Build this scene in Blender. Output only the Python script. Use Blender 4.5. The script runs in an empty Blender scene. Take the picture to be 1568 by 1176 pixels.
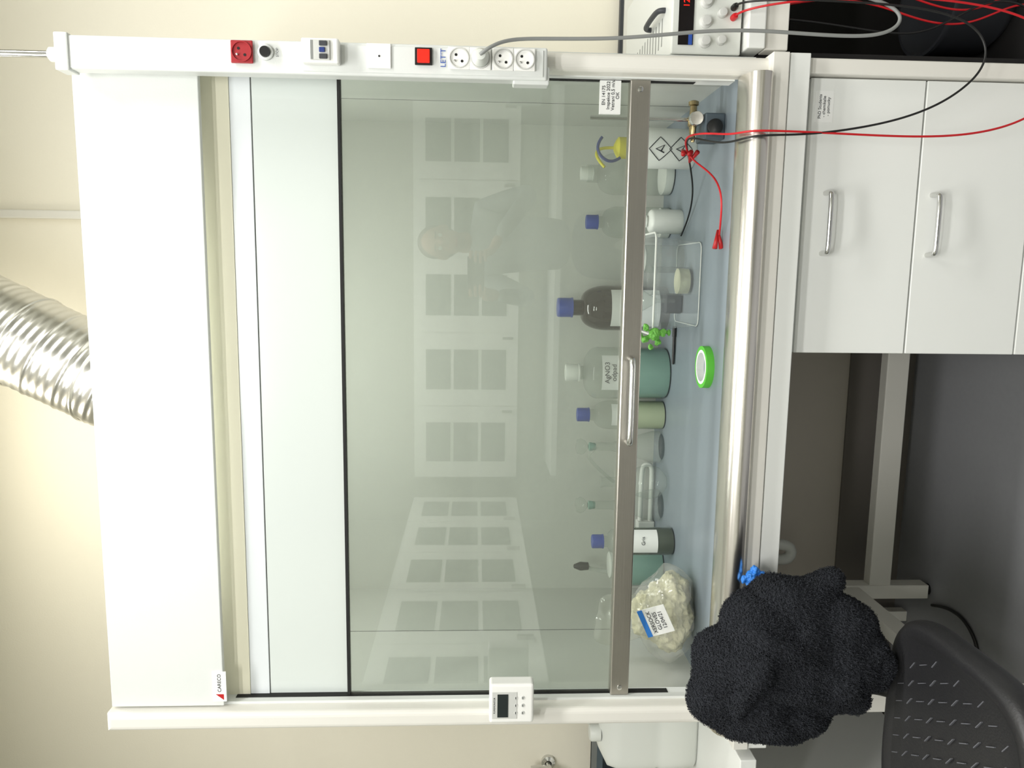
import bpy, bmesh, math, random
from mathutils import Vector, Matrix
random.seed(4)
S=bpy.context.scene
try:
    S.view_settings.view_transform='Standard'
except Exception: pass

# ---------------------------------------------------------------- materials
def lin(h):
    h=h.lstrip('#');c=[int(h[i:i+2],16)/255 for i in (0,2,4)]
    return tuple([(v/12.92 if v<=.04045 else ((v+.055)/1.055)**2.4) for v in c]+[1])
def mat(name,col,rough=.5,metal=0,bump=0,bscale=60,var=0,vscale=8,spec=.5,stretch=None,coat=0,alpha=1,emit=None,es=1):
    m=bpy.data.materials.new(name);m.use_nodes=True;nt=m.node_tree;b=nt.nodes['Principled BSDF']
    b.inputs['Base Color'].default_value=lin(col);b.inputs['Roughness'].default_value=rough
    b.inputs['Metallic'].default_value=metal;b.inputs['Specular IOR Level'].default_value=spec
    b.inputs['Coat Weight'].default_value=coat
    if emit: b.inputs['Emission Color'].default_value=lin(emit);b.inputs['Emission Strength'].default_value=es
    tc=nt.nodes.new('ShaderNodeTexCoord');mp=nt.nodes.new('ShaderNodeMapping');nt.links.new(tc.outputs['Object'],mp.inputs[0])
    if stretch: mp.inputs['Scale'].default_value=stretch
    if var:
        n=nt.nodes.new('ShaderNodeTexNoise');n.inputs['Scale'].default_value=vscale;n.inputs['Detail'].default_value=4
        nt.links.new(mp.outputs[0],n.inputs['Vector'])
        mx=nt.nodes.new('ShaderNodeMix');mx.data_type='RGBA'
        c=lin(col);mx.inputs[6].default_value=tuple([v*(1-var) for v in c[:3]]+[1]);mx.inputs[7].default_value=tuple([min(1,v*(1+var)) for v in c[:3]]+[1])
        nt.links.new(n.outputs[0],mx.inputs[0]);nt.links.new(mx.outputs[2],b.inputs['Base Color'])
    if bump:
        n=nt.nodes.new('ShaderNodeTexNoise');n.inputs['Scale'].default_value=bscale;n.inputs['Detail'].default_value=3
        nt.links.new(mp.outputs[0],n.inputs['Vector'])
        bp=nt.nodes.new('ShaderNodeBump');bp.inputs['Strength'].default_value=bump;bp.inputs['Distance'].default_value=.01
        nt.links.new(n.outputs[0],bp.inputs['Height']);nt.links.new(bp.outputs[0],b.inputs['Normal'])
    return m
def clear(name,tint,base=.05,k=.6,rough=.02,haze=0,hazecol='#ffffff'):
    # thin clear sheet: see-through, reflecting more at grazing angles
    m=bpy.data.materials.new(name);m.use_nodes=True;nt=m.node_tree;nt.nodes.clear()
    o=nt.nodes.new('ShaderNodeOutputMaterial');t=nt.nodes.new('ShaderNodeBsdfTransparent');g=nt.nodes.new('ShaderNodeBsdfGlossy')
    t.inputs[0].default_value=lin(tint);g.inputs['Roughness'].default_value=rough
    f=nt.nodes.new('ShaderNodeLayerWeight');f.inputs[0].default_value=.5
    pw=nt.nodes.new('ShaderNodeMath');pw.operation='POWER';pw.inputs[1].default_value=4;nt.links.new(f.outputs['Facing'],pw.inputs[0])
    a=nt.nodes.new('ShaderNodeMath');a.operation='MULTIPLY_ADD';a.inputs[1].default_value=k;a.inputs[2].default_value=base;a.use_clamp=True
    nt.links.new(pw.outputs[0],a.inputs[0]);mx=nt.nodes.new('ShaderNodeMixShader')
    nt.links.new(a.outputs[0],mx.inputs[0])
    src=t.outputs[0]
    if haze:
        d=nt.nodes.new('ShaderNodeBsdfDiffuse');d.inputs[0].default_value=lin(hazecol)
        mh=nt.nodes.new('ShaderNodeMixShader');mh.inputs[0].default_value=haze
        nt.links.new(t.outputs[0],mh.inputs[1]);nt.links.new(d.outputs[0],mh.inputs[2]);src=mh.outputs[0]
    nt.links.new(src,mx.inputs[1]);nt.links.new(g.outputs[0],mx.inputs[2]);nt.links.new(mx.outputs[0],o.inputs[0])
    return m
M={}
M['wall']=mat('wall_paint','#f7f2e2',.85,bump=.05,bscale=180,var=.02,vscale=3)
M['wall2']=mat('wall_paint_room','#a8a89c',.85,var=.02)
M['ceil']=mat('ceiling_paint','#e6e5de',.9)
M['darkwall']=mat('dark_wall_panel','#c2bbb0',.8,var=.04)
M['base']=mat('dark_baseboard','#6f6a63',.6)
M['floor']=mat('grey_vinyl_floor','#8d8e91',.45,var=.05,vscale=60,bump=.03,bscale=40)
M['white']=mat('white_laminate','#eceeea',.35,var=.01)
M['whitepl']=mat('white_powdercoat','#dee1de',.4,bump=.03,bscale=300)
M['cream']=mat('cream_powdercoat','#e8e6de',.45)
M['warmstrip']=mat('beige_laminate','#f0edd6',.6)
M['upper']=mat('upper_glass_painted_reflection','#d5dcd8',.12,coat=.6)  # opaque whitish colour paints in the ceiling reflection and pale interior behind glass
M['upper2']=mat('upper_blueish_panel','#dfe4e6',.2,coat=.4)
M['inner']=mat('hood_liner','#cdcfc8',.5,var=.02)
M['work']=mat('worktop_epoxy','#808a91',.35,var=.03,vscale=12)
M['steel']=mat('brushed_steel','#e3dfd8',.25,1,bump=.03,bscale=30,stretch=(.3,14,14),var=.03,vscale=6)
M['steeldk']=mat('brushed_steel_rail','#bab6ae',.33,1,bump=.05,bscale=30,stretch=(.3,14,14),var=.05,vscale=6)
M['chrome']=mat('chrome','#d8d8d6',.15,1)
M['brass']=mat('nickel_brass','#b3a078',.25,1)
M['alu']=mat('aluminium_duct','#dcdbd6',.28,1,bump=.2,bscale=9,var=.10,vscale=9)
M['black']=mat('black_plastic','#161616',.4)
M['rubber']=mat('black_rubber_line','#0f0f0f',.7)
M['seat']=mat('polyurethane_foam','#242426',.42,bump=.08,bscale=250)
M['slash']=mat('slash_highlight','#66676d',.35)
M['fleece']=mat('boucle_fleece','#33353a',.95,bump=.5,bscale=260,var=.45,vscale=150,spec=.15)
M['red']=mat('red_plastic','#c01c20',.4)
M['redsock']=mat('red_socket','#a3232a',.45)
M['redlit']=mat('red_lit_rocker','#e01a10',.3,emit='#ff2010',es=1.2)
M['redcable']=mat('red_cable','#c3161f',.4)
M['greycable']=mat('grey_cable','#8a8c8a',.5)
M['blue']=mat('blue_cap','#1d3f9e',.4)
M['nitrile']=mat('blue_nitrile','#2f7fd8',.5)
M['label']=mat('paper_label','#f2f3f0',.7)
M['ink']=mat('ink','#23262b',.7)
M['inkblue']=mat('ink_blue','#2850a8',.7)
M['brown']=mat('amber_glass','#1f1109',.08,coat=.3)
M['hdpe']=mat('translucent_hdpe','#dcdfd9',.45)
M['sockw']=mat('socket_white','#f4f4f0',.3)
M['sockd']=mat('socket_recess','#cfd0cc',.4)
M['lcd']=mat('lcd_screen','#232a2a',.15)
M['display']=mat('black_display','#120d0f',.1)
M['green']=mat('green_tape','#5cbf3a',.5)
M['leaf']=mat('green_glove','#6fb64c',.5)
M['yellow']=mat('yellow_plastic','#d9cf2a',.5)
M['navy']=mat('navy_plastic','#22377a',.45)
M['teal']=mat('teal_liquid','#8fb3a7',.3)
M['yliq']=mat('yellow_green_liquid','#c0c9a8',.3)
M['dliq']=mat('dark_green_liquid','#4d5646',.2)
M['cotton']=mat('crumpled_white_yellow_waste','#c9c6aa',.8,bump=.8,bscale=25,var=.4,vscale=30)
M['darkgrey']=mat('dark_grey_plastic','#3b3d42',.5)
M['darkshelf']=mat('dark_shelf','#1c1a1a',.8)
M['socketbox']=mat('blue_grey_box','#4a565e',.4)
M['paneg']=mat('cabinet_pane','#5d655d',.3)
M['framew']=mat('white_frame','#eff0ea',.5)
M['sash']=clear('sash_glass','#eef1ee',.06,.6,.008,haze=.07,hazecol='#c3c5bb')
M['glass']=clear('clear_glass','#f7f9f7',.02,.55,.03,haze=.06)
M['clearpl']=clear('clear_plastic_box','#f3f6f6',.03,.5,.1,haze=.15,hazecol='#eef2f4')
M['bagpl']=clear('clear_bag_film','#f8f8f4',.05,.5,.12,haze=.14)
M['skin']=mat('skin','#c39a83',.6)
M['shirt']=mat('shirt_cloth','#8b9396',.8,var=.05)
M['jeans']=mat('trouser_cloth','#2c3240',.85,var=.08)
M['hair']=mat('short_grey_hair','#6a625a',.8,bump=.4,bscale=200)

# ---------------------------------------------------------------- helpers
def link(o,p=None):
    S.collection.objects.link(o)
    if p: o.parent=p
    return o
def grp(name):
    e=bpy.data.objects.new(name,None);e.empty_display_size=.05;S.collection.objects.link(e);return e
def fin(bm,name,m,p=None,smooth=False):
    me=bpy.data.meshes.new(name);bmesh.ops.recalc_face_normals(bm,faces=bm.faces);bm.to_mesh(me);bm.free()
    for mm in (m if isinstance(m,(list,tuple)) else [m]): me.materials.append(mm)
    if smooth:
        for f in me.polygons: f.use_smooth=True
    return link(bpy.data.objects.new(name,me),p)
def box(name,x0,x1,y0,y1,z0,z1,m,p=None,bev=0,seg=2):
    bm=bmesh.new();bmesh.ops.create_cube(bm,size=1)
    for v in bm.verts: v.co=Vector(((x0+x1)/2+v.co.x*(x1-x0),(y0+y1)/2+v.co.y*(y1-y0),(z0+z1)/2+v.co.z*(z1-z0)))
    if bev: bmesh.ops.bevel(bm,geom=bm.edges[:],offset=bev,segments=seg,affect='EDGES',profile=.5)
    return fin(bm,name,m,p)
def lathe(name,prof,c,m,p=None,seg=40,axis='Z',smooth=True,sx=1,sy=1):
    bm=bmesh.new();rings=[]
    for r,z in prof:
        if r<1e-6: rings.append([bm.verts.new((0,0,z))])
        else: rings.append([bm.verts.new((r*sx*math.cos(2*math.pi*i/seg),r*sy*math.sin(2*math.pi*i/seg),z)) for i in range(seg)])
    for a,b in zip(rings,rings[1:]):
        for i in range(seg):
            j=(i+1)%seg
            if len(a)==1 and len(b)>1: bm.faces.new((a[0],b[i],b[j]))
            elif len(b)==1 and len(a)>1: bm.faces.new((a[i],a[j],b[0]))
            elif len(a)>1: bm.faces.new((a[i],a[j],b[j],b[i]))
    if axis=='Y': bmesh.ops.transform(bm,matrix=Matrix.Rotation(math.radians(90),4,'X'),verts=bm.verts) # z-> -y
    if axis=='X': bmesh.ops.transform(bm,matrix=Matrix.Rotation(math.radians(90),4,'Y'),verts=bm.verts)
    bmesh.ops.translate(bm,vec=Vector(c),verts=bm.verts)
    o=fin(bm,name,m,p,smooth)
    if smooth:
        md=o.modifiers.new('es','EDGE_SPLIT');md.split_angle=math.radians(40)
    return o
def tube(name,pts,r,m,p=None,cyc=False,poly=False):
    cu=bpy.data.curves.new(name,'CURVE');cu.dimensions='3D';cu.bevel_depth=r;cu.bevel_resolution=5;cu.resolution_u=14;cu.use_fill_caps=True
    if poly:
        s=cu.splines.new('POLY');s.points.add(len(pts)-1)
        for a,b in zip(s.points,pts): a.co=(*b,1)
    else:
        s=cu.splines.new('NURBS');s.points.add(len(pts)-1)
        for a,b in zip(s.points,pts): a.co=(*b,1)
        s.order_u=min(4,len(pts));s.use_endpoint_u=not cyc
    s.use_cyclic_u=cyc
    cu.materials.append(m);return link(bpy.data.objects.new(name,cu),p)
def text(name,body,loc,size,m,p=None,rot=(math.radians(90),0,0),al='CENTER'):
    t=bpy.data.curves.new(name,'FONT');t.body=body;t.size=size;t.align_x=al;t.align_y='CENTER';t.extrude=.0002
    t.materials.append(m);o=bpy.data.objects.new(name,t);o.location=loc;o.rotation_euler=rot;return link(o,p)
def join_boxes(name,boxes,m,p=None,bev=0):
    bm=bmesh.new()
    for (x0,x1,y0,y1,z0,z1) in boxes:
        r=bmesh.ops.create_cube(bm,size=1)
        for v in r['verts']: v.co=Vector(((x0+x1)/2+v.co.x*(x1-x0),(y0+y1)/2+v.co.y*(y1-y0),(z0+z1)/2+v.co.z*(z1-z0)))
    if bev: bmesh.ops.bevel(bm,geom=bm.edges[:],offset=bev,segments=2,affect='EDGES')
    return fin(bm,name,m,p)

# ---------------------------------------------------------------- room
XL,XR,YF,YB,ZC=-1.75,2.6,-4.5,.80,3.15
box('floor',XL-.1,XR+.1,YF-.1,YB+.1,-.08,0,M['floor'])
box('ceiling',XL-.1,XR+.1,YF-.1,YB+.1,ZC,ZC+.08,M['ceil'])
box('wall_back',XL-.1,XR+.1,YB,YB+.1,0,ZC,M['wall'])
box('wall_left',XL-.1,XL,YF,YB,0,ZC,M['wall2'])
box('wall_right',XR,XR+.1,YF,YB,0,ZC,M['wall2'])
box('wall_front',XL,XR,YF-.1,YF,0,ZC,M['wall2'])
box('trim_1',XL,XR,YB-.012,YB,.22,.76,M['darkwall'])
box('baseboard_back',XL,XR,YB-.02,YB,0,.22,M['base'])
box('baseboard_front',XL,XR,YF,YF+.02,0,.1,M['base'])

# glazed cabinets on the wall opposite (seen mirrored in the sash)
def glazed(name,x0,n,w,y,z0,z1,side=None):
    g=grp(name)
    def bx(nm,a0,a1,d0,d1,c0,c1,m):
        if side is None: return box(nm,a0,a1,y+d0,y+d1,c0,c1,m,g)
        return box(nm,side+d0,side+d1,a0,a1,c0,c1,m,g)
    L=n*w
    bx('carcass',x0,x0+L,.002,.30,z0,z1,M['framew'])
    for i in range(n):
        a=x0+i*w
        bx('door_%d'%(i+1),a+.004,a+w-.004,.30,.315,z0+.004,z1-.004,M['framew'])
        h=(z1-z0-.16)/3
        for k in range(3):
            c=z0+.08+k*h
            bx('pane_%d_%d'%(i+1,k+1),a+.13,a+w-.13,.315,.318,c+.012,c+h-.012,M['paneg'])
        bx('knob_%d'%(i+1),a+w-.05,a+w-.03,.315,.335,z0+.04,z0+.12,M['chrome'])
glazed('glazed_wall_cabinet',-1.30,6,.57,YF,1.14,1.94)
glazed('glazed_wall_cabinet',-4.1,5,.6,0,1.14,1.94,side=XL)
g=grp('lab_bench')
box('bench_top',-1.2,2.4,YF+.04,YF+.64,.86,.9,M['white'],g)
box('bench_body',-1.16,2.36,YF+.06,YF+.58,.0,.86,M['wall2'],g)

# ---------------------------------------------------------------- fume hood
H=grp('fume_hood')
box('side_left',-.755,-.738,.0,.72,.87,2.28,M['whitepl'],H)
box('side_right',.738,.755,.0,.72,.87,2.28,M['whitepl'],H)
box('liner_back',-.738,.738,.70,.72,.87,2.28,M['inner'],H)
box('roof',-.755,.755,-.02,.72,2.27,2.288,M['whitepl'],H)
box('liner_left',-.738,-.735,.0,.70,.89,2.27,M['inner'],H)
box('liner_right',.735,.738,.0,.70,.89,2.27,M['inner'],H)
box('liner_seam_left',-.735,-.7345,.40,.402,.89,2.2,M['ink'],H)
box('liner_seam_right',.7345,.735,.40,.402,.89,2.2,M['ink'],H)
box('front_cover',-.702,.702,-.034,-.02,2.037,2.289,M['whitepl'],H,.002)
box('corner_left',-.738,-.700,-.02,.02,.92,2.27,M['whitepl'],H)
box('corner_right',.700,.738,-.02,.02,.92,2.27,M['whitepl'],H)
# upper fixed panels
box('upper_header',-.700,.700,.010,.040,1.990,2.10,M['warmstrip'],H)
box('upper_band',-.700,.700,.012,.030,1.9455,1.990,M['upper2'],H,.001)
box('upper_panel',-.700,.700,.014,.030,1.762,1.9435,M['upper'],H,.001)
box('panel_seam',-.700,.700,.016,.032,1.9435,1.9455,M['greycable'],H)
box('gasket_top',-.700,.700,.000,.020,1.756,1.762,M['rubber'],H)
box('gasket_left',-.703,-.699,-.004,.014,1.00,2.02,M['rubber'],H)
box('gasket_right',.699,.703,-.004,.014,1.00,2.02,M['rubber'],H)
box('sash_glass',-.699,.699,.004,.009,1.14,1.757,M['sash'],H)
box('sash_rail',-.700,.700,-.014,.012,1.098,1.142,M['steeldk'],H,.003)
for sx in (-.68,.68): lathe('rail_screw',[(0,.003),(.006,.002),(.006,-.002)],(sx,-.014,1.12),M['chrome'],H,20,'Y')
tube('sash_handle',[(-.085,-.014,1.122),(-.085,-.03,1.122),(-.085,-.042,1.122),(-.07,-.046,1.122),(.0,-.046,1.122),(.09,-.046,1.122),(.105,-.042,1.122),(.105,-.03,1.122),(.105,-.014,1.122)],.0065,M['chrome'],H)
# added fill light with housing, unseen, brightens the hood interior
box('fill_light_housing',-.5,.5,.10,.20,2.235,2.27,M['whitepl'],H)
l=bpy.data.lights.new('hood_fill_light','AREA');l.shape='RECTANGLE';l.size=.95;l.size_y=.09;l.energy=8.5;l.color=(1,1,.98)
o=bpy.data.objects.new('hood_fill_light',l);o.location=(0,.15,2.233);link(o,H)
# sash label
box('sash_label',.630,.706,-.0035,.004,1.160,1.205,M['label'],H)
text('sash_label_text','EN 14175\nInspekce 2022\nVetrani 0.5 m/s\nOK',(.668,-.004,1.182),.010,M['ink'],H)
# posts
def post(nm,x0,x1,z0,z1,m):
    bm=bmesh.new();bmesh.ops.create_cube(bm,size=1)
    for v in bm.verts: v.co=Vector(((x0+x1)/2+v.co.x*(x1-x0),-.04+v.co.y*.04,(z0+z1)/2+v.co.z*(z1-z0)))
    es=[e for e in bm.edges if all(v.co.y<-.05 for v in e.verts)]
    bmesh.ops.bevel(bm,geom=es,offset=.012,segments=4,affect='EDGES',profile=.5)
    return fin(bm,nm,m,H)
post('post_left',-.748,-.706,.885,2.292,M['cream'])
post('post_right',.703,.740,.785,1.34,M['cream'])
# worktop + steel airfoil + bench edge
box('worktop',-.738,.738,.02,.70,.868,.890,M['work'],H)
prof=[(-.080,.864),(-.098,.866),(-.110,.874),(-.115,.886),(-.1125,.899),(-.104,.909),(-.090,.916),(-.070,.920),(-.045,.920),(-.022,.914),(.0,.904),(.02,.893),(.02,.870),(-.08,.864)]
bm=bmesh.new()
A=[bm.verts.new((-.748,y,z)) for y,z in prof[:-1]];B=[bm.verts.new((.700,y,z)) for y,z in prof[:-1]]
n=len(A)
for i in range(n): bm.faces.new((A[i],A[(i+1)%n],B[(i+1)%n],B[i]))
bm.faces.new(A);bm.faces.new(B[::-1])
o=fin(bm,'steel_airfoil',M['steel'],H,True);md=o.modifiers.new('es','EDGE_SPLIT');md.split_angle=math.radians(50)
box('bench_lip',-.80,.745,-.083,.70,.828,.863,M['cream'],H,.002)
box('bench_apron',-.80,.745,-.078,.70,.782,.825,M['white'],H,.002)
# brand plate
box('plate',-.690,-.618,-.0365,-.034,2.030,2.060,M['label'],H)
text('plate_text','CARECO',(-.645,-.0368,2.045),.011,M['ink'],H)
bm=bmesh.new();vs=[bm.verts.new(c) for c in ((-.686,-.037,2.036),(-.672,-.037,2.036),(-.672,-.037,2.054))];bm.faces.new(vs);fin(bm,'plate_logo',M['red'],H)
# stand
St=grp('hood_stand')
box('rear_beam',-.70,.12,.58,.62,.136,.205,M['cream'],St,.003)
box('rear_leg',-.725,-.680,.575,.625,.012,.782,M['cream'],St,.003)
box('side_rail',-.722,-.684,-.02,.575,.24,.30,M['cream'],St,.003)
box('front_leg',-.725,-.680,-.06,-.015,.012,.782,M['cream'],St,.003)
box('right_front_leg',.709,.741,-.060,-.02,.012,.782,M['cream'],St,.003)
for fx,fy in ((-.702,.6),(-.702,-.037),(.725,-.04)): lathe('foot',[(0,0),(.018,0),(.018,.008),(.008,.012),(0,.013)],(fx,fy,0),M['black'],St,24)

# ---------------------------------------------------------------- power column
P=grp('power_outlet_column')
box('body',.672,.735,-.100,-.062,1.327,2.272,M['whitepl'],P,.004,3)
box('end_cap',.668,.739,-.104,-.060,2.258,2.285,M['whitepl'],P,.003)
box('end_cap_low',.665,.700,-.094,-.06,1.322,1.395,M['whitepl'],P,.003)
box('cover_strip',.678,.729,-.102,-.099,1.335,1.81,M['whitepl'],P,.001)
fy=-.103
def disc(nm,x,z,r,d,m,y=fy,seg=32): return lathe(nm,[(0,d),(r*.92,d),(r,d*.6),(r,-.002)],(x,y,z),m,P,seg,'Y')
def sock(i,x,z,fr,inn,red=False):
    box('frame_%d'%i,x-.0215,x+.0215,fy-.004,fy,z-.0215,z+.0215,fr,P,.002)
    lathe('well_%d'%i,[(.0195,0),(.0195,.003),(.0175,.003),(.0170,-.0005),(0,-.0005)],(x,fy-.004,z),inn,P,32,'Y')
    for dx in(-.0085,.0085): lathe('hole_%d'%i,[(0,.0006),(.0027,.0006),(.0027,-.001)],(x+dx*.7,fy-.004,z+dx*.7),M['black'],P,12,'Y')
    lathe('pin_%d'%i,[(0,.004),(.002,.003),(.002,0)],(x-.006,fy-.005,z+.008),M['chrome'],P,12,'Y')
sock(1,.710,1.926,M['redsock'],M['redsock'])
disc('button_ring',.711,1.881,.015,.003,M['whitepl']);disc('button',.711,1.881,.0105,.009,M['black'])
text('button_text','STOP',(.711,fy-.0005,1.858),.007,M['ink'],P)
box('breaker_box',.688,.735,-.125,fy,1.735,1.808,M['sockw'],P,.004)
box('breaker_window',.693,.730,-.1285,-.125,1.752,1.790,M['sockd'],P,.001)
for k in range(3): box('breaker_lever_%d'%k,.695+.012*k,.704+.012*k,-.132,-.128,1.757+.004*(k%2),1.772,[M['darkgrey'],M['navy'],M['darkgrey']][k],P,.001)
box('breaker_strip',.694,.729,-.1288,-.1285,1.784,1.789,M['greycable'],P)
box('blank_plate',.686,.733,fy-.002,fy,1.637,1.684,M['sockw'],P,.001);disc('blank_dot',.709,1.660,.002,.003,M['ink'],seg=12)
box('rocker_frame',.694,.727,fy-.004,fy,1.556,1.590,M['black'],P,.001)
box('rocker_switch',.698,.723,fy-.008,fy-.003,1.561,1.585,M['redlit'],P,.001)
text('maker_mark',"LET'T",(.709,fy-.0005,1.534),.015,M['inkblue'],P)
for i,z in enumerate((1.503,1.461,1.416,1.373)): sock(i+2,.709,z,M['sockw'],M['sockd'])
lathe('plug',[(.017,0),(.017,.012),(.012,.02),(.010,.030),(0,.032)],(.709,fy-.004,1.461),M['hdpe'],P,32,'Y')
C=grp('grey_power_cable')
tube('cable',[(.709,-.137,1.461),(.716,-.146,1.450),(.738,-.135,1.42),(.746,-.12,1.35),(.748,-.12,1.2),(.762,-.12,1.08),(.775,-.12,.95),(.768,-.12,.80),(.766,-.12,.70),(.775,-.12,.645),(.80,-.115,.615),(.83,-.11,.63),(.85,-.10,.69),(.865,-.09,.76)],.0036,M['greycable'],C)
K=grp('metal_conduit')
tube('pipe',[(.702,-.08,2.285),(.702,-.08,2.7),(.702,-.08,ZC)],.007,M['chrome'],K)
lathe('gland',[(.014,0),(.014,.02),(.009,.024)],(.702,-.08,2.283),M['whitepl'],K,24)
K=grp('wall_conduit')
box('channel',.438,.464,YB-.02,YB,2.0,ZC,M['cream'],K,.004)

# ---------------------------------------------------------------- digital controller
D=grp('flow_controller')
box('housing',-.716,-.622,-.098,-.060,1.330,1.430,M['sockw'],D,.006,3)
box('screen_frame',-.704,-.640,-.0990,-.098,1.368,1.424,M['sockd'],D,.0004)
box('screen',-.700,-.645,-.1000,-.0988,1.388,1.412,M['lcd'],D)
text('screen_label','FUMEMONITOR',(-.672,-.0992,1.4185),.0055,M['ink'],D)
for i in range(3):
    for j in range(2):
        lathe('key_%d_%d'%(i,j),[(0,.0015),(.004,.0013),(.0045,0)],(-.690+.018*i,-.098,1.371-.016*j),M['sockd'],D,16,'Y')
        box('key_mark_%d_%d'%(i,j),-.6925+.018*i,-.6875+.018*i,-.1000,-.0995,1.3703-.016*j,1.3717-.016*j,M['ink'],D)

# ---------------------------------------------------------------- duct
Du=grp('exhaust_duct')
a=Vector((-.05,.36,2.34));b=Vector((.345,.36,3.15));dr=(b-a).normalized();L=(b-a).length
q=dr.to_track_quat('Z','Y').to_matrix().to_4x4();q.translation=a
bm=bmesh.new();seg=48;N=300;rings=[]
for i in range(N+1):
    t=i/N*L;ring=[]
    for k in range(seg):
        th=2*math.pi*k/seg
        ph=((t/.085)+k/seg)%1.0
        rr=.125+.0022*math.exp(-((ph-.5)/.05)**2)+.0007*math.sin(ph*2*math.pi*4)
        ring.append(bm.verts.new(q@Vector((rr*math.cos(th),rr*math.sin(th),t))))
    rings.append(ring)
for r0,r1 in zip(rings,rings[1:]):
    for k in range(seg): bm.faces.new((r0[k],r0[(k+1)%seg],r1[(k+1)%seg],r1[k]))
fin(bm,'flexible_hose',M['alu'],Du,True)
lathe('collar',[(.128,0),(.128,.045),(.124,.09)],(-.05,.36,2.288),M['alu'],Du,48)
for tt in (.11,.32,.50):
    o=lathe('elbow_band',[(.1255,0),(.1295,.004),(.1295,.008),(.1255,.012)],(0,0,0),M['alu'],Du,48);o.matrix_world=q@Matrix.Translation((0,0,tt))@Matrix.Rotation(math.radians(9),4,'Y')

# ---------------------------------------------------------------- drawer cabinet
G=grp('drawer_cabinet')
box('carcass',.128,.703,-.020,.55,.06,.780,M['white'],G)
box('plinth',.14,.69,.02,.54,.0,.06,M['base'],G)
zs=[(.514,.763),(.262,.510),(.066,.258)]
for i,(z0,z1) in enumerate(zs):
    box('drawer_front_%d'%(i+1),.124,.706,-.040,-.021,z0,z1,M['white'],G,.0015)
    hz=(.716,.480,.225)[i]
    tube('handle_%d'%(i+1),[(.341,-.040,hz),(.341,-.058,hz),(.341,-.068,hz),(.352,-.072,hz),(.40,-.072,hz),(.458,-.072,hz),(.469,-.068,hz),(.469,-.058,hz),(.469,-.040,hz)],.0055,M['chrome'],G)
box('label',.616,.680,-.0408,-.040,.712,.752,M['label'],G)
text('label_text','PhD Students\n- chemikalie\n- pomucky',(.648,-.0412,.732),.009,M['ink'],G)

# ---------------------------------------------------------------- right bench, instrument
R=grp('instrument_bench')
box('top',.765,2.2,-.03,.79,.862,.900,M['white'],R,.003)
box('apron',.765,2.2,-.02,.02,.81,.860,M['cream'],R,.002)
box('back_panel',.765,2.2,.74,.78,.0,.86,M['darkshelf'],R)
box('low_shelf',.78,2.2,.08,.74,.13,.15,M['darkshelf'],R)
box('side_panel',.758,.775,.03,.74,.0,.86,M['darkshelf'],R)
box('leg',2.15,2.2,-.02,.03,0,.81,M['cream'],R)
I=grp('laboratory_power_supply')
box('case',.760,1.02,.01,.54,.912,1.052,M['whitepl'],I,.004)
box('front_panel',.757,1.023,-.003,.010,.906,1.056,M['hdpe'],I,.003)
box('display',.775,.99,-.005,-.003,1.010,1.042,M['display'],I)
box('display_blue',.775,.80,-.006,-.005,1.012,1.020,M['inkblue'],I)
text('digits','12.00  0.50',(.89,-.006,1.026),.018,M['redlit'],I)
for kx in (.782,.822,.862,.93):
    lathe('knob',[(.013,0),(.013,.004),(.010,.006),(.009,.016),(0,.017)],(kx,-.003,.985),M['sockd'],I,28,'Y')
for kx in (.785,.84,.90):
    lathe('knob_low',[(.010,0),(.010,.004),(.008,.014),(0,.015)],(kx,-.003,.950),M['sockd'],I,28,'Y')
for i,kx in enumerate((.832,.852)):
    lathe('terminal',[(.007,0),(.007,.01),(.005,.018),(0,.019)],(kx,-.003,.925),[M['redcable'],M['black']][i],I,20,'Y')
join_boxes('top_vents',[(.80,.86,.10+.03*k,.106+.03*k,1.0521,1.0526) for k in range(12)],M['greycable'],I)
for fx in (.78,1.0):
    for fyy in (.03,.42): box('foot',fx-.01,fx+.01,fyy-.01,fyy+.01,.9,.912,M['black'],I)
tube('top_handle',[(.87,.08,1.052),(.87,.08,1.066),(.87,.10,1.070),(.87,.20,1.070),(.87,.22,1.066),(.87,.22,1.052)],.006,M['darkgrey'],I)
K=grp('bench_upstand')
box('upstand',.765,2.2,.775,.797,.90,1.02,M['cream'],K,.002)
box('upstand_edge',.765,2.2,.773,.798,1.02,1.030,M['darkgrey'],K)
# bench lower things
B1=grp('round_storage_tub')
lathe('tub',[(0,0),(.10,0),(.125,.03),(.13,.16),(.134,.165),(.134,.175),(.126,.175),(.12,.05),(0,.03)],(.99,.32,.151),M['darkgrey'],B1,48)
W=grp('red_cable_bundle')
for k in range(7):
    x0=.84+.035*k;pts=[(x0,.02+.02*k,.80),(x0+.04*math.sin(k),.04,.66),(x0-.05+.03*k*.5,.02+.01*k,.50),(x0+.07*math.cos(k*2),.05,.36),(x0+.05,.02+.02*k,.24),(x0-.03,.05,.18),(x0+.06,.09,.155)]
    tube('lead_%d'%k,pts,.0022,M['redcable'] if k%3 else M['black'],W)
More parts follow.
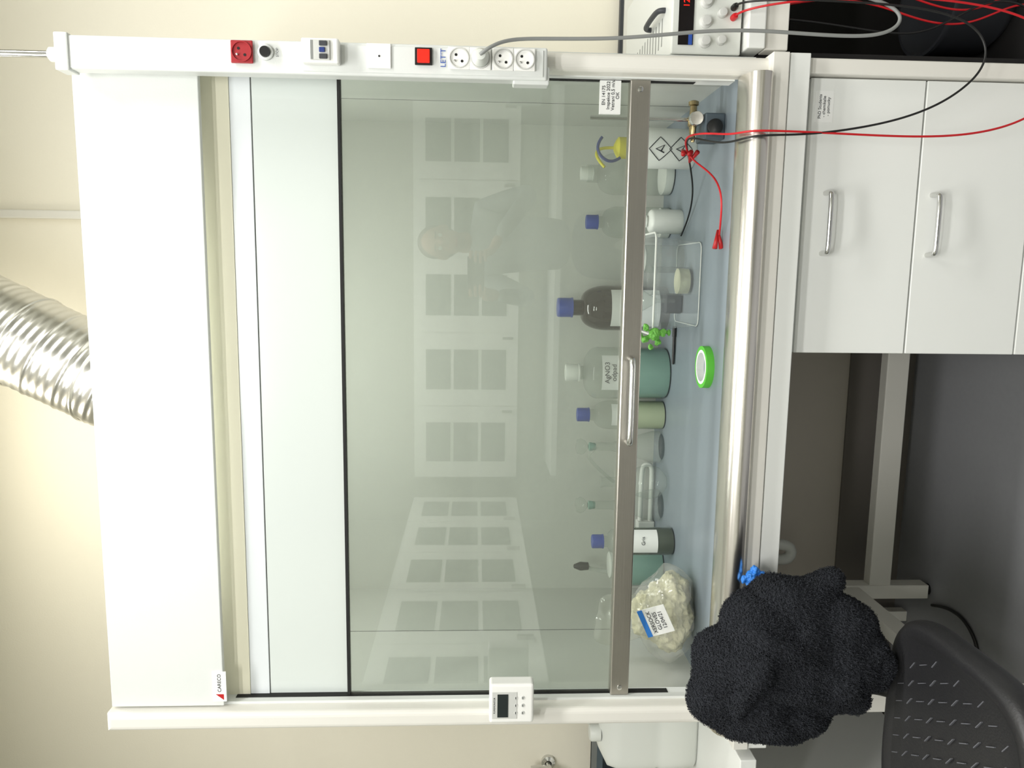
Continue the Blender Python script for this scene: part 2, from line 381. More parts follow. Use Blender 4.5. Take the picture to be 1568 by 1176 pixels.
# test leads
T=grp('test_leads')
tube('black_lead',[(.852,-.02,.925),(.850,-.05,.925),(.84,-.10,.86),(.832,-.12,.72),(.822,-.13,.58),(.800,-.13,.49),(.765,-.13,.452),(.725,-.13,.445),(.685,-.13,.468),(.635,-.13,.535),(.598,-.13,.64),(.575,-.13,.78),(.572,-.13,.86),(.570,-.125,.915),(.565,-.08,.935),(.575,.0,.945),(.60,.09,.965),(.61,.14,.975),(.60,.20,.96),(.55,.25,.93),(.47,.33,.896),(.40,.45,.897)],.0022,M['black'],T)
tube('red_lead',[(.832,-.02,.925),(.832,-.05,.925),(.835,-.11,.86),(.850,-.12,.60),(.82,-.13,.36),(.74,-.13,.27),(.66,-.13,.285),(.605,-.13,.36),(.578,-.13,.47),(.573,-.13,.60),(.578,-.13,.76),(.580,-.13,.87),(.580,-.125,.922),(.580,-.07,.938),(.60,.02,.965),(.605,.08,.99),(.600,.15,.978),(.570,.20,.95),(.53,.12,.92),(.48,.04,.915),(.43,.05,.912),(.385,.09,.902)],.0022,M['redcable'],T)
def croc(x,y,z,ang,m,nm):
    bm=bmesh.new()
    for s in (1,-1):
        r=bmesh.ops.create_cone(bm,segments=10,radius1=.006,radius2=.0025,depth=.045,cap_ends=True)
        bmesh.ops.rotate(bm,verts=r['verts'],cent=(0,0,0),matrix=Matrix.Rotation(math.radians(90+10*s),3,'Y'))
        bmesh.ops.translate(bm,verts=r['verts'],vec=(0,0,.004*s))
    bmesh.ops.rotate(bm,verts=bm.verts,cent=(0,0,0),matrix=Matrix.Rotation(ang,3,'Z'))
    bmesh.ops.translate(bm,verts=bm.verts,vec=(x,y,z));fin(bm,nm,m,T,True)
croc(.375,.105,.900,.2,M['red'],'red_clip')
croc(.585,.19,.966,1.2,M['red'],'red_clip_tap')
croc(.575,.20,.945,2.0,M['red'],'red_clip_tap_b')

# ---------------------------------------------------------------- hood contents
Z=.890
V=grp('gas_tap')
box('base_box',.605,.665,.125,.20,Z,.938,M['socketbox'],V,.004)
lathe('dial',[(.018,0),(.018,.008),(.012,.010),(0,.010)],(.632,.124,.916),M['black'],V,28,'Y')
tube('riser',[(.656,.17,.93),(.656,.17,1.0),(.656,.17,1.20)],.0045,M['chrome'],V,poly=True)
lathe('valve_body',[(0,-.03),(.007,-.03),(.009,-.012),(.012,-.01),(.012,.01),(.009,.012),(.008,.035),(.012,.037),(.012,.045),(.006,.048),(0,.048)],(.650,.16,.957),M['brass'],V,24,'X')
lathe('valve_wheel',[(0,.024),(.015,.024),(.017,.02),(.017,.014),(.005,.012),(.005,0)],(.652,.15,.957),M['chrome'],V,24,'Y')
lathe('nozzle',[(0,-.02),(.004,-.02),(.006,-.01),(.004,-.005),(.006,0),(.007,.02),(0,.02)],(.622,.155,.957),M['brass'],V,20,'X')

def bottle(name,x,y,r,h,glass,liquid=None,fill=.5,cap=M['blue'],capr=None,neck=None,label=None,z=Z,shoulder=.62):
    g=grp(name);nr=neck or r*.42;cr=capr or nr*1.25
    s=h*shoulder;nk=h*.86
    pr=[(0,0),(r*.94,0),(r,.006),(r,s)]
    for i in range(1,9):
        t=i/8*math.pi/2;pr.append((nr+(r-nr)*math.cos(t)**.9,s+(nk-s)*.75*math.sin(t)))
    pr+=[(nr,nk),(nr,h*.93)]
    lathe('bottle_body',pr,(x,y,z),glass,g)
    if liquid: lathe('contents',[(0,.003),(r*.93,.003),(r*.96,.008),(r*.96,h*fill),(0,h*fill)],(x,y,z),liquid,g)
    lathe('cap',[(cr*1.05,h*.86),(cr*1.05,h*.872),(cr,h*.875),(cr,h*.99),(cr*.93,h),(0,h)],(x,y,z),cap,g,32)
    if label:
        z0,z1,a,lm,txt=label
        bm=bmesh.new();n=14;c0=math.atan2(-1.706-y,.287-x)
        P0=[];P1=[]
        for i in range(n+1):
            th=c0-a+2*a*i/n
            for L_,zz in ((P0,z0),(P1,z1)): L_.append(bm.verts.new((x+(r+.001)*math.cos(th),y+(r+.001)*math.sin(th),z+zz)))
        for i in range(n): bm.faces.new((P0[i],P0[i+1],P1[i+1],P1[i]))
        fin(bm,'label',lm,g,True)
        if txt:
            text('label_text',txt,(x+(r+.002)*math.cos(c0),y+(r+.002)*math.sin(c0),z+(z0+z1)/2),min(.02,r*.35),M['ink'],g,rot=(math.radians(90),0,c0+math.pi/2))
    return g
bottle('amber_reagent_bottle',.190,.625,.068,.33,M['brown'],None,cap=M['blue'],capr=.029,neck=.024,label=(.03,.175,.9,M['label'],'H2SO4'),shoulder=.55)
bottle('large_clear_carboy',-.004,.59,.078,.305,M['glass'],M['teal'],.36,cap=M['hdpe'],capr=.026,neck=.02,label=(.155,.205,.7,M['label'],'AgNO3\nodpad'),shoulder=.68)
bottle('blue_cap_media_bottle',-.135,.60,.044,.265,M['glass'],M['yliq'],.42,capr=.021,neck=.017,label=(.11,.165,.8,M['label'],'HCl 1M'))
bottle('blue_cap_media_bottle',.445,.62,.046,.25,M['glass'],M['hdpe'],.12,capr=.021,neck=.017)
bottle('waste_media_bottle',-.478,.43,.0405,.235,M['glass'],M['dliq'],.62,capr=.020,neck=.016,label=(.050,.135,.9,M['label'],'Gris'))
bottle('white_plastic_bottle',.44,.485,.034,.115,M['hdpe'],None,cap=M['hdpe'],capr=.016,neck=.014,shoulder=.7)
bottle('clear_carboy',.585,.62,.06,.27,M['glass'],M['hdpe'],.1,cap=M['hdpe'],capr=.02)
bottle('teal_liquid_jar',-.60,.56,.065,.16,M['glass'],M['teal'],.8,cap=M['hdpe'],capr=.04,neck=.035,shoulder=.8)
# wash bottle
g=grp('wash_bottle');wx,wy=.625,.40
lathe('body',[(0,0),(.049,0),(.052,.005),(.052,.135),(.046,.155),(.028,.172),(.024,.18)],(wx,wy,Z),M['hdpe'],g)
lathe('cap',[(.026,.175),(.028,.178),(.028,.20),(.02,.206),(.008,.212),(0,.212)],(wx,wy,Z),M['yellow'],g)
tube('spout',[(wx,wy,Z+.205),(wx,wy,Z+.245),(wx-.01,wy-.01,Z+.262),(wx-.03,wy-.02,Z+.262),(wx-.055,wy-.03,Z+.24)],.004,M['yellow'],g)
tube('blue_hook',[(wx-.03,wy-.03,Z+.20),(wx-.045,wy-.04,Z+.22),(wx-.04,wy-.045,Z+.25),(wx-.005,wy-.045,Z+.27),(wx+.02,wy-.04,Z+.25)],.004,M['navy'],g)
c0=math.atan2(-1.706-wy,.287-wx)
def on(th,zz,rr=.0528): return (wx+rr*math.cos(c0+th),wy+rr*math.sin(c0+th),Z+zz)
for k,zz in enumerate((.044,.098)):
    d=[(0,.030),(.6,0),(0,-.030),(-.6,0)]
    # diamonds follow the curved wall
    pts=[]
    for (t0,s0),(t1,s1) in zip(d,d[1:]+d[:1]):
        for i in range(5): pts.append(on(t0+(t1-t0)*i/5,zz+s0+(s1-s0)*i/5))
    tube('hazard_diamond_%d'%k,pts,.0010,M['ink'],g,poly=True,cyc=True)
    tube('hazard_mark_%d'%k,[on(-.18,zz-.010),on(0,zz+.012),on(.18,zz-.010),on(-.1,zz-.002)],.0018,M['ink'],g,poly=True)
bm=bmesh.new();A=[bm.verts.new(on(-.75+1.5*i/10,.133)) for i in range(11)];Bv=[bm.verts.new(on(-.75+1.5*i/10,.136)) for i in range(11)]
for i in range(10): bm.faces.new((A[i],A[i+1],Bv[i+1],Bv[i]))
fin(bm,'blue_title',M['inkblue'],g)
# clear storage box
g=grp('clear_storage_box')
def tray(nm,x0,x1,y0,y1,z0,z1,fl,m,p,th=.002):
    bm=bmesh.new();cx,cy=(x0+x1)/2,(y0+y1)/2
    def ring(sx,sy,z,n=8,r=.02):
        out=[];hx,hy=(x1-x0)/2+sx,(y1-y0)/2+sy
        for qx,qy,a0 in((1,1,0),(-1,1,90),(-1,-1,180),(1,-1,270)):
            for i in range(n+1):
                a=math.radians(a0+90*i/n);out.append(bm.verts.new((cx+qx*(hx-r)+r*math.cos(a),cy+qy*(hy-r)+r*math.sin(a),z)))
        return out
    rs=[ring(0,0,z0),ring(fl,fl,z1),ring(fl+.010,fl+.010,z1),ring(fl+.010,fl+.010,z1-.008)]
    for a,b in zip(rs,rs[1:]):
        for i in range(len(a)): bm.faces.new((a[i],a[(i+1)%len(a)],b[(i+1)%len(a)],b[i]))
    bm.faces.new(rs[0][::-1]);o=fin(bm,nm,m,p,True)
    md2=o.modifiers.new('es','EDGE_SPLIT');return o
tray('tub',.160,.375,.26,.50,Z+.001,Z+.125,.012,M['clearpl'],g)
def rrect(x0,x1,y0,y1,z,r=.02):
    o=[]
    for cx,cy,a0 in ((x1-r,y1-r,0),(x0+r,y1-r,90),(x0+r,y0+r,180),(x1-r,y0+r,270)):
        for i in range(5):
            a=math.radians(a0+22.5*i);o.append((cx+r*math.cos(a),cy+r*math.sin(a),z))
    return o
tube('rim',rrect(.138,.397,.238,.522,Z+.125),.0028,M['hdpe'],g,cyc=True,poly=True)
tube('base_rim',rrect(.160,.375,.26,.50,Z+.003),.0014,M['hdpe'],g,cyc=True,poly=True)
lathe('jar_body',[(0,0),(.036,0),(.038,.004),(.038,.10),(.034,.11)],(.335,.44,Z+.006),M['glass'],g)
lathe('jar_lid',[(.037,.105),(.039,.107),(.039,.127),(.036,.13),(0,.13)],(.335,.44,Z+.006),M['hdpe'],g)
lathe('powder_in_jar',[(0,.002),(.033,.002),(.034,.03),(0,.032)],(.275,.36,Z+.006),M['cotton'],g)
lathe('beaker',[(0,0),(.036,0),(.038,.005),(.038,.10),(.041,.105)],(.275,.36,Z+.005),M['glass'],g)
lathe('funnel',[(.006,.02),(.006,.07),(.035,.12),(.038,.13)],(.22,.42,Z+.005),M['glass'],g)
box('dark_pad',.185,.24,.42,.46,Z+.004,Z+.05,M['darkgrey'],g,.004)
# green glove
g=grp('green_rubber_glove')
bm=bmesh.new()
for (dx,dy,dz,r) in ((0,0,0,.015),(.016,.0,.02,.009),(-.014,.0,.022,.010),(-.022,0,-.012,.009),(.004,0,-.022,.010),(-.004,0,.036,.008),(-.034,0,.006,.007),(.004,0,-.038,.007)):
    bmesh.ops.create_icosphere(bm,subdivisions=2,radius=r,matrix=Matrix.Translation((.142+dx,.225+dy,Z+.125+dz)))
o=fin(bm,'glove',M['leaf'],g,True);md=o.modifiers.new('r','REMESH');md.mode='VOXEL';md.voxel_size=.0025
tx=bpy.data.textures.new('gl','CLOUDS');tx.noise_scale=.012;md=o.modifiers.new('d','DISPLACE');md.texture=tx;md.strength=.014
# tape roll
g=grp('tape_roll')
lathe('green_tape',[(.042,0),(.052,0),(.052,.018),(.042,.018),(.042,0)],(.066,.165,Z),M['green'],g,48)
lathe('core',[(.036,0),(.0425,0),(.0425,.0185),(.036,.0185),(.036,0)],(.066,.165,Z),M['label'],g,48)
g=grp('black_marker_pen');lathe('barrel',[(0,-.05),(.004,-.048),(.0045,0),(.0045,.03),(.0055,.031),(.0055,.06),(0,.062)],(.085,.48,Z+.006),M['black'],g,16,'X')
g=grp('bent_white_rod')
tube('rod',[(-.50,.66,Z+.012),(-.42,.66,Z+.012),(-.335,.66,Z+.012),(-.305,.66,Z+.013),(-.305,.66,Z+.042),(-.335,.66,Z+.045),(-.42,.66,Z+.045),(-.50,.66,Z+.045)],.0075,M['hdpe'],g)
box('rod_foot',-.52,-.49,.64,.68,Z,Z+.055,M['hdpe'],g,.004)
# glassware
def flask(name,x,y,h,r,st):
    g=grp(name)
    pr=[(0,0),(r*.8,0),(r,.01),(r*.98,.03),(r*.25,h*.62),(r*.25,h*.85)]
    lathe('flask_body',pr,(x,y,Z),M['glass'],g)
    lathe('stopper',[(r*.2,h*.82),(r*.27,h*.88),(r*.27,h*.9),(r*.12,h*.91)],(x,y,Z),M['teal'],g,24)
    lathe('stopper_ring',[(r*.12,h*.91),(r*.42,h*.96),(r*.5,h*1.0),(r*.42,h*1.05),(0,h*1.07)],(x,y,Z),M['glass'],g,24)
flask('stoppered_flask',-.235,.60,.25,.05,1)
flask('stoppered_flask',-.415,.58,.25,.05,1)
g=grp('glass_retort')
lathe('bulb',[(0,0),(.02,.003),(.045,.025),(.052,.06),(.040,.10),(.016,.125),(.014,.19),(.018,.2)],(-.325,.52,Z+.0),M['glass'],g)
tube('side_arm',[(-.325,.52,Z+.16),(-.29,.50,Z+.20),(-.25,.49,Z+.24),(-.23,.48,Z+.25),(-.21,.48,Z+.22)],.005,M['glass'],g)
# bag of waste
g=grp('waste_bag')
bm=bmesh.new()
for (dx,dy,dz,a,b_,c) in ((0,0,.07,.10,.08,.07),(-.03,0,.06,.08,.07,.055),(.04,0,.055,.075,.07,.05),(0,0,.12,.07,.05,.05)):
    bmesh.ops.create_icosphere(bm,subdivisions=3,radius=1,matrix=Matrix.Translation((-.590+dx,.19+dy,Z+dz+.001))@Matrix.Diagonal((a*.96,b_*.95,c*.93,1)))
o=fin(bm,'waste',M['cotton'],g,True);md=o.modifiers.new('r','REMESH');md.mode='VOXEL';md.voxel_size=.004
tx=bpy.data.textures.new('bagt','CLOUDS');tx.noise_scale=.030;md=o.modifiers.new('d','DISPLACE');md.texture=tx;md.strength=.034;md.mid_level=.6
bm=bmesh.new()
for (dx,dy,dz,a,b_,c) in ((0,0,.075,.115,.095,.078),(-.04,0,.065,.088,.078,.066),(.05,0,.06,.083,.078,.060),(-.01,0,.15,.06,.04,.07),(-.03,0.02,.21,.075,.02,.05)):
    bmesh.ops.create_icosphere(bm,subdivisions=3,radius=1,matrix=Matrix.Translation((-.590+dx,.19+dy,Z+dz+.002))@Matrix.Diagonal((a,b_,c,1)))
o=fin(bm,'film',M['bagpl'],g,False);md=o.modifiers.new('r','REMESH');md.mode='VOXEL';md.voxel_size=.006
tx=bpy.data.textures.new('bagt2','VORONOI');tx.noise_scale=.05;md=o.modifiers.new('d','DISPLACE');md.texture=tx;md.strength=.022;md.mid_level=.6
o=box('tag',-.038,.038,-.001,.001,-.035,.035,M['label'],g);Lm=Matrix.Translation((-.560,.083,Z+.125))@Matrix.Rotation(math.radians(-25),4,'Y')@Matrix.Rotation(math.radians(-18),4,'X');o.matrix_world=Lm
o=box('tag_blue',-.038,.038,-.0015,.0012,.022,.035,M['nitrile'],g);o.matrix_world=Lm
o=text('tag_text','XERSOCK\nGLOVES\n12/04/21',(0,0,0),.014,M['ink'],g);o.matrix_world=Lm@Matrix.Translation((0,-.002,-.004))@Matrix.Rotation(math.radians(90),4,'X')
g=grp('spray_nozzle')
tube('hose',[(-.66,.64,Z+.0),(-.66,.64,Z+.15),(-.645,.63,Z+.20),(-.63,.62,Z+.225)],.007,M['hdpe'],g)
lathe('nozzle_head',[(0,0),(.012,.004),(.014,.03),(.006,.05),(0,.052)],(-.628,.62,Z+.21),M['black'],g,20)
# blue glove on the steel edge
g=grp('blue_nitrile_glove')
bm=bmesh.new()
for (dx,dz,r) in ((0,0,.014),(.014,-.006,.010),(-.012,.004,.011),(.004,-.02,.010),(-.006,.016,.008)):
    bmesh.ops.create_icosphere(bm,subdivisions=2,radius=r,matrix=Matrix.Translation((-.362+dx,-.122,.858+dz)))
o=fin(bm,'glove',M['nitrile'],g,True);md=o.modifiers.new('r','REMESH');md.mode='VOXEL';md.voxel_size=.002
tx=bpy.data.textures.new('gl2','CLOUDS');tx.noise_scale=.008;md=o.modifiers.new('d','DISPLACE');md.texture=tx;md.strength=.01

# ---------------------------------------------------------------- drain siphon
g=grp('drain_pipe')
tube('pipe',[(-.585,.70,.78),(-.585,.70,.50),(-.585,.70,.44),(-.60,.70,.415),(-.625,.70,.415),(-.64,.70,.43),(-.645,.71,.46),(-.65,.77,.47)],.018,M['hdpe'],g)
lathe('nut',[(.024,0),(.024,.025),(.018,.027)],(-.585,.70,.50),M['hdpe'],g,24)

# ---------------------------------------------------------------- left counter + jerrycan
g=grp('side_counter')
box('counter_top',-1.74,-.815,-.10,.79,.812,.850,M['white'],g,.002)
box('leg_near',-.86,-.825,.30,.335,0,.812,M['cream'],g,.002)
box('leg_back',-.86,-.825,.70,.735,0,.812,M['cream'],g,.002)
box('cupboard',-1.74,-1.2,-.05,.77,.05,.812,M['white'],g)
J=grp('white_jerrycan')
bm=bmesh.new()
def sring(cx,cy,hx,hy,z,n=40,e=.35):
    out=[]
    for i in range(n):
        t=2*math.pi*i/n;c,s=math.cos(t),math.sin(t)
        out.append(bm.verts.new((cx+hx*math.copysign(abs(c)**e,c),cy+hy*math.copysign(abs(s)**e,s),z)))
    return out
rs=[sring(-.975,.33,h1,h2,z) for h1,h2,z in ((.085,.11,.851),(.092,.118,.86),(.095,.12,.95),(.091,.116,.96),(.095,.12,.97),(.095,.12,1.06),(.085,.11,1.095),(.05,.07,1.115),(.03,.03,1.118))]
for a,b_ in zip(rs,rs[1:]):
    for i in range(40): bm.faces.new((a[i],a[(i+1)%40],b_[(i+1)%40],b_[i]))
bm.faces.new(rs[0][::-1]);bm.faces.new(rs[-1])
fin(bm,'body',M['hdpe'],J,True)
lathe('cap',[(.024,0),(.024,.025),(.02,.03),(0,.03)],(-.975,.27,1.112),M['hdpe'],J,28)
tube('grip',[(-.975,.31,1.10),(-.975,.33,1.15),(-.975,.37,1.155),(-.975,.41,1.14),(-.975,.43,1.08)],.011,M['hdpe'],J)
g=grp('water_tap')
tube('spout',[(-1.42,.78,1.20),(-1.42,.72,1.20),(-1.42,.64,1.20),(-1.42,.60,1.19),(-1.42,.60,1.16)],.010,M['chrome'],g)
lathe('tap_head',[(0,-.03),(.018,-.03),(.022,0),(.018,.03),(0,.03)],(-1.42,.74,1.235),M['chrome'],g,20)
lathe('wall_flange',[(.024,0),(.024,.015),(.012,.02)],(-1.42,.80,1.20),M['chrome'],g,20,'Y')
g=grp('wall_notice')
box('sheet',-1.40,-1.26,.794,.799,.90,1.04,M['yellow'],g);box('sheet_white',-1.39,-1.27,.7925,.794,.95,1.03,M['label'],g)
g=grp('dark_rack')
join_boxes('rack',[(-1.50,-1.22,.66,.79,1.03,1.05),(-1.50,-1.22,.775,.79,.86,1.05),(-1.50,-1.48,.66,.79,.85,1.05),(-1.24,-1.22,.66,.79,.85,1.05)],M['socketbox'],g)
g=grp('floor_cable');tube('cable',[(-1.25,.62,.006),(-1.02,.44,.006),(-.90,.34,.006),(-.80,.31,.006),(-.72,.36,.006),(-.70,.46,.006),(-.74,.56,.006)],.005,M['black'],g)

# ---------------------------------------------------------------- chair
Ch=grp('lab_chair')
sxc,syc=-.605,-.445
def slab(nm,cx,cy,ax,ay,prof,m,p,n=72,e=.5):
    bm=bmesh.new();rs=[]
    for s,off,z in prof:
        ring=[]
        for i in range(n):
            t=2*math.pi*i/n;c,sn=math.cos(t),math.sin(t)
            ring.append(bm.verts.new((cx+(ax*s+off)*math.copysign(abs(c)**e,c),cy+(ay*s+off)*math.copysign(abs(sn)**e,sn),z)))
        rs.append(ring)
    for a,b_ in zip(rs,rs[1:]):
        for i in range(n): bm.faces.new((a[i],a[(i+1)%n],b_[(i+1)%n],b_[i]))
    bm.faces.new(rs[0][::-1]);bm.faces.new(rs[-1]);return fin(bm,nm,m,p,True)
slab('seat',sxc,syc,.235,.215,[(.6,0,.535),(.9,0,.54),(.97,0,.548),(1,0,.560),(1.01,0,.575),(1,0,.590),(.97,0,.600),(.93,0,.604),(.88,0,.602),(.85,0,.597),(.83,0,.595),(.6,0,.592),(.3,0,.590),(.02,0,.589)],M['seat'],Ch)
bm=bmesh.new()
for i in range(11):
    for j in range(11):
        x=sxc+(i-5)*.038+(.019 if j%2 else 0);y=syc+(j-5)*.034
        if abs((x-sxc)/.19)**4+abs((y-syc)/.175)**4>1: continue
        mt=Matrix.Translation((x,y,.5935))@Matrix.Rotation(math.radians(-35 if j%2 else -60),4,'Z')@Matrix.Diagonal((.022,.0016,.004,1))
        bmesh.ops.create_cube(bm,size=1,matrix=mt)
fin(bm,'grip_slashes',M['slash'],Ch)
box('backrest',-.66,-.42,-.245,-.215,.72,.90,M['seat'],Ch,.012,3)
tube('back_stem',[(-.56,-.225,.80),(-.56,-.215,.66),(-.57,-.23,.55),(-.59,-.32,.525),(-.60,-.42,.525)],.014,M['black'],Ch)
lathe('gas_lift',[(.05,.50),(.05,.53),(.03,.50),(.022,.48),(.022,.30),(.032,.30),(.032,.10),(0,.10)],(sxc,syc,0),M['black'],Ch,28)
for k in range(5):
    a=2*math.pi*k/5+.3;dx,dy=math.cos(a),math.sin(a)
    tube('base_arm_%d'%k,[(sxc,syc,.12),(sxc+dx*.1,syc+dy*.1,.115),(sxc+dx*.25,syc+dy*.25,.075)],.018,M['black'],Ch,poly=True)
    lathe('caster_%d'%k,[(0,-.02),(.024,-.02),(.028,-.014),(.028,.014),(.024,.02),(0,.02)],(sxc+dx*.26,syc+dy*.26,.028),M['black'],Ch,24,'X')
# ---------------------------------------------------------------- fleece jacket
bm=bmesh.new()
def lump(x,y,z,a,b_,c,ry=0):
    X=.287+(x-.287)*.965;Zz=1.466+(z-1.466)*.965
    bmesh.ops.create_icosphere(bm,subdivisions=3,radius=1,matrix=Matrix.Translation((X,y,Zz))@Matrix.Rotation(ry,4,'Y')@Matrix.Diagonal((a,b_,c,1)))
# hood / collar, shoulders, body panels, sleeve end, hems
for l in ((-.535,-.235,.905,.100,.065,.090,.3),(-.60,-.235,.88,.090,.065,.11,0),(-.46,-.235,.85,.090,.065,.095,.5),(-.51,-.235,.77,.135,.07,.12,0),
          (-.405,-.235,.78,.060,.055,.10,.3),(-.350,-.235,.715,.026,.028,.034,0),(-.375,-.235,.745,.038,.038,.035,0),
          (-.66,-.24,.825,.048,.05,.09,.15),(-.645,-.245,.76,.045,.045,.07,0),(-.57,-.25,.70,.075,.055,.06,0),(-.47,-.25,.69,.080,.055,.070,0),(-.515,-.265,.635,.060,.035,.045,0),
          (-.42,-.245,.71,.05,.045,.06,0),(-.53,-.27,.605,.045,.026,.03,0),(-.60,-.255,.665,.04,.035,.04,0)):
    lump(*l)
for x,y,z,a,b_,c,ry in ((-.485,-.29,.80,.022,.020,.12,.5),(-.575,-.29,.79,.020,.020,.12,.15),(-.56,-.293,.895,.08,.020,.026,.35)): lump(x,y,z,a,b_,c,ry)
o=fin(bm,'fleece_jacket',M['fleece'],None,True)
md=o.modifiers.new('r','REMESH');md.mode='VOXEL';md.voxel_size=.003;md.use_smooth_shade=True
md=o.modifiers.new('sm','SMOOTH');md.factor=.9;md.iterations=22
t1=bpy.data.textures.new('folds','CLOUDS');t1.noise_scale=.085;t1.noise_depth=0;md=o.modifiers.new('d1','DISPLACE');md.texture=t1;md.strength=.035
t3=bpy.data.textures.new('loops','CLOUDS');t3.noise_scale=.0055;t3.noise_depth=0;md=o.modifiers.new('d2','DISPLACE');md.texture=t3;md.strength=.006
# short curly pile as real geometry
jacket=o
bpy.context.view_layer.update()
ev=jacket.evaluated_get(bpy.context.evaluated_depsgraph_get());em=ev.to_mesh()
vs_=[];fs_=[];rnd=random.Random(7)
nv=len(em.vertices);step=max(1,nv//52000)
for i in range(0,nv,step):
    v=em.vertices[i];p=v.co;nrm=v.normal
    t=nrm.cross(Vector((rnd.uniform(-1,1),rnd.uniform(-1,1),rnd.uniform(-1,1))))
    if t.length<1e-4: continue
    t.normalize();w_=nrm.cross(t)*.00055
    ln=rnd.uniform(.0035,.0065)
    b0=p-nrm*.001;b1=p+nrm*ln*.7+t*ln*.25;b2=p+nrm*ln*.75+t*ln*.85;b3=p+nrm*ln*.2+t*ln*1.05
    k=len(vs_)
    for q_ in (b0,b1,b2,b3): vs_.append(q_-w_);vs_.append(q_+w_)
    for s in range(3): fs_.append((k+2*s,k+2*s+1,k+2*s+3,k+2*s+2))
ev.to_mesh_clear()
me=bpy.data.meshes.new('pile');me.from_pydata([tuple(v) for v in vs_],[],fs_);me.materials.append(M['fleece']);link(bpy.data.objects.new('pile',me),jacket)

# ---------------------------------------------------------------- photographer (seen faintly mirrored in the sash)
Ph=grp('photographer')
def skin(name,V_,E_,m,p,root=0,sub=2):
    me=bpy.data.meshes.new(name);me.from_pydata([v[:3] for v in V_],E_,[]);me.materials.append(m)
    o=bpy.data.objects.new(name,me);link(o,p);md=o.modifiers.new('skin','SKIN')
    for i,v in enumerate(V_):
        sv=me.skin_vertices[0].data[i];sv.radius=(v[3],v[4] if len(v)>4 else v[3]);sv.use_root=(i==root)
    md.use_smooth_shade=True;s=o.modifiers.new('sub','SUBSURF');s.levels=sub;s.render_levels=sub
    return o
px,py=.44,-2.20
bodyV=[(px,py,.98,.15,.11),(px,py,1.12,.135,.10),(px,py+.01,1.30,.16,.115),(px,py+.01,1.43,.13,.10),(px,py+.02,1.51,.058),
 (px+.17,py+.01,1.43,.062),(px+.24,py+.14,1.20,.048),(px+.02,py+.37,1.36,.034),
 (px-.17,py+.01,1.43,.062),(px-.27,py+.13,1.20,.048),(px-.25,py+.37,1.36,.034)]
skin('shirt_and_arms',bodyV,[(0,1),(1,2),(2,3),(3,4),(3,5),(5,6),(6,7),(3,8),(8,9),(9,10)],M['shirt'],Ph)
legV=[(px,py,1.0,.15,.11),(px,py,.92,.15,.11),(px+.10,py,.84,.088),(px+.12,py+.02,.50,.062),(px+.13,py-.01,.10,.045),
 (px-.10,py,.84,.088),(px-.12,py+.02,.50,.062),(px-.13,py-.01,.10,.045)]
skin('trousers',legV,[(0,1),(1,2),(2,3),(3,4),(1,5),(5,6),(6,7)],M['jeans'],Ph)
for s in (1,-1):
    skin('shoe',[(px+.13*s,py-.05,.045,.042),(px+.13*s,py+.04,.05,.048,.045),(px+.135*s,py+.16,.035,.045,.032)],[(0,1),(1,2)],M['black'],Ph)
hz=1.635
bm=bmesh.new()
def ico(x,y,z,a,b_,c,n=3): bmesh.ops.create_icosphere(bm,subdivisions=n,radius=1,matrix=Matrix.Translation((x,y,z))@Matrix.Diagonal((a,b_,c,1)))
ico(px,py+.02,hz+.02,.077,.095,.095);ico(px,py+.05,hz-.04,.058,.065,.075);ico(px,py+.118,hz-.01,.012,.018,.026,2)
ico(px,py+.10,hz-.075,.024,.016,.012,2);ico(px+.078,py+.02,hz-.005,.010,.018,.030,2);ico(px-.078,py+.02,hz-.005,.010,.018,.030,2)
ico(px,py+.01,hz-.11,.052,.055,.06)
o=fin(bm,'head',M['skin'],Ph,True);md=o.modifiers.new('r','REMESH');md.mode='VOXEL';md.voxel_size=.006;md.use_smooth_shade=True;md=o.modifiers.new('s','SMOOTH');md.iterations=3
for s in (1,-1):
    lathe('eye',[(0,-.011),(.008,-.008),(.011,0),(.008,.008),(0,.011)],(px+.03*s,py+.100,hz+.008),M['label'],Ph,16,'Y')
    lathe('iris',[(0,.002),(.005,.001),(.005,0)],(px+.03*s,py+.1105,hz+.008),M['black'],Ph,12,'Y')
    box('eyebrow',px+.03*s-.018,px+.03*s+.018,py+.106,py+.114,hz+.028,hz+.034,M['hair'],Ph,.002)
box('lips',px-.022,px+.022,py+.108,py+.117,hz-.078,hz-.070,M['redsock'],Ph,.002)
bm=bmesh.new();ico(px,py+.0,hz+.04,.083,.095,.086);ico(px,py-.03,hz+.0,.080,.07,.085)
fin(bm,'hair',M['hair'],Ph,True)
def hand(s):
    wx_,wy_,wz_=(px+.02,py+.37,1.36) if s>0 else (px-.25,py+.37,1.36)
    hx=.287+.075*s;hy=-1.775;h0=1.445
    skin('palm',[(wx_,wy_,wz_,.030),(hx+.02*s,hy-.03,h0-.045,.030,.018),(hx+.015*s,hy-.015,h0,.038,.016)],[(0,1),(1,2)],M['skin'],Ph)
    for k,ln in enumerate((.07,.08,.075,.06)):
        z=h0-.025+.022*k
        skin('finger_%d'%(k+1),[(hx+.02*s,hy-.012,z,.010),(hx+.022*s,hy+.018,z+.004,.009),(hx+.008*s,hy+.032,z+.006,.008),(hx-(ln-.05)*s,hy+.032,z+.006,.007)],[(0,1),(1,2),(2,3)],M['skin'],Ph,0,1)
    skin('thumb',[(hx+.012*s,hy-.03,h0-.03,.012),(hx-.008*s,hy-.03,h0-.005,.010),(hx-.03*s,hy-.018,h0+.008,.009)],[(0,1),(1,2)],M['skin'],Ph,0,1)
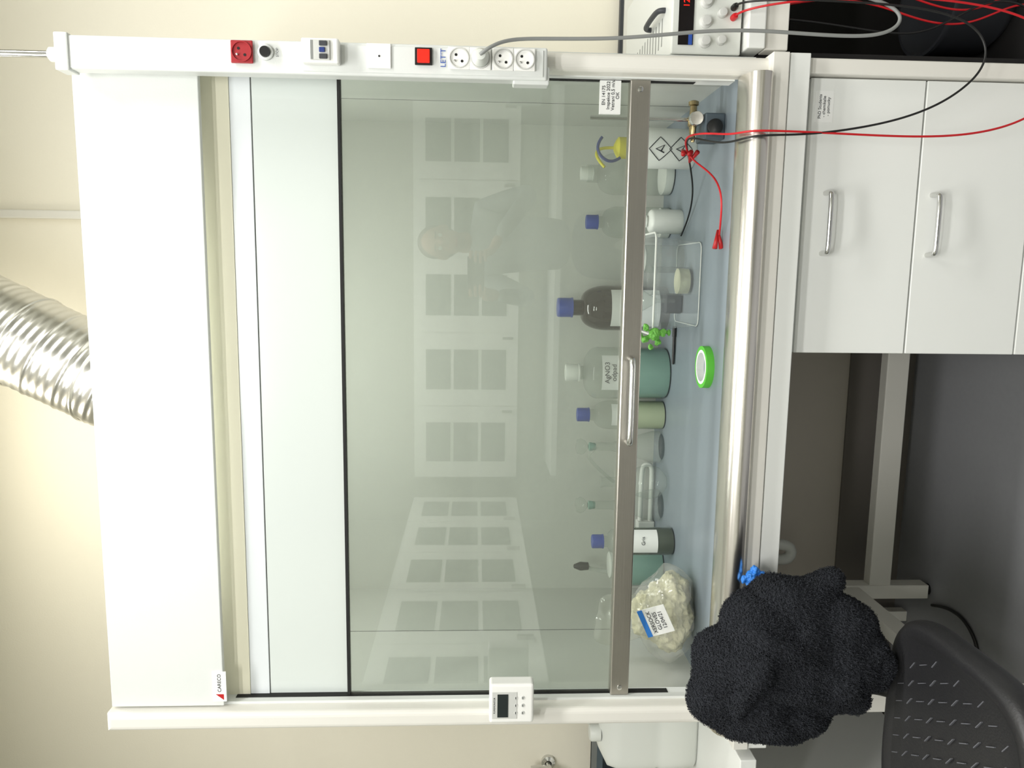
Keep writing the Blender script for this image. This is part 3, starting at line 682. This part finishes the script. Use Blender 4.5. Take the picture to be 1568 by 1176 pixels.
hand(1);hand(-1)
PhM=grp('smartphone')
box('phone_body',.287-.078,.287+.078,-1.765,-1.757,1.430,1.506,M['black'],PhM,.003)

# ---------------------------------------------------------------- lights
def panel(nm,x,y,w,h,pw,col=(1,.95,.87)):
    g=grp(nm)
    box('housing',x-w/2-.02,x+w/2+.02,y-h/2-.02,y+h/2+.02,ZC-.05,ZC-.001,M['whitepl'],g)
    l=bpy.data.lights.new(nm,'AREA');l.shape='RECTANGLE';l.size=w;l.size_y=h;l.energy=pw;l.color=col
    o=bpy.data.objects.new('lamp',l);o.location=(x,y,ZC-.055);link(o,g)
panel('ceiling_lamp',.0,-.95,1.3,.22,28,(1,.99,.965))
panel('ceiling_lamp',.0,-2.2,1.3,.22,40,(1,.99,.97))
panel('ceiling_lamp',.0,-3.4,1.3,.22,60,(1,.99,.97))
panel('ceiling_lamp',1.7,-.75,1.3,.22,32,(1,.985,.95))  # added lamp out of view, brightens the wall on the right
panel('ceiling_lamp',-.1,.25,.9,.12,8,(1,.93,.78))
w=bpy.data.worlds.new('w');S.world=w;w.use_nodes=True;w.node_tree.nodes['Background'].inputs[0].default_value=(.8,.85,.9,1);w.node_tree.nodes['Background'].inputs[1].default_value=.3

# ---------------------------------------------------------------- camera (phone held sideways)
yaw,pit,rol=.1417,.0474,.0069
f=Vector((-math.sin(yaw)*math.cos(pit),math.cos(yaw)*math.cos(pit),-math.sin(pit)))
r=f.cross(Vector((0,0,1))).normalized();u=r.cross(f)
c_,s_=math.cos(rol),math.sin(rol);r2=r*c_+u*s_;u2=u*c_-r*s_
cd=bpy.data.cameras.new('camera');cd.sensor_width=36;cd.sensor_fit='HORIZONTAL';cd.lens=1178/1568*36;cd.clip_start=.02
co=bpy.data.objects.new('camera',cd);S.collection.objects.link(co)
mw=Matrix((( -u2.x,r2.x,-f.x,.287),(-u2.y,r2.y,-f.y,-1.706),(-u2.z,r2.z,-f.z,1.466),(0,0,0,1)))
co.matrix_world=mw;S.camera=co
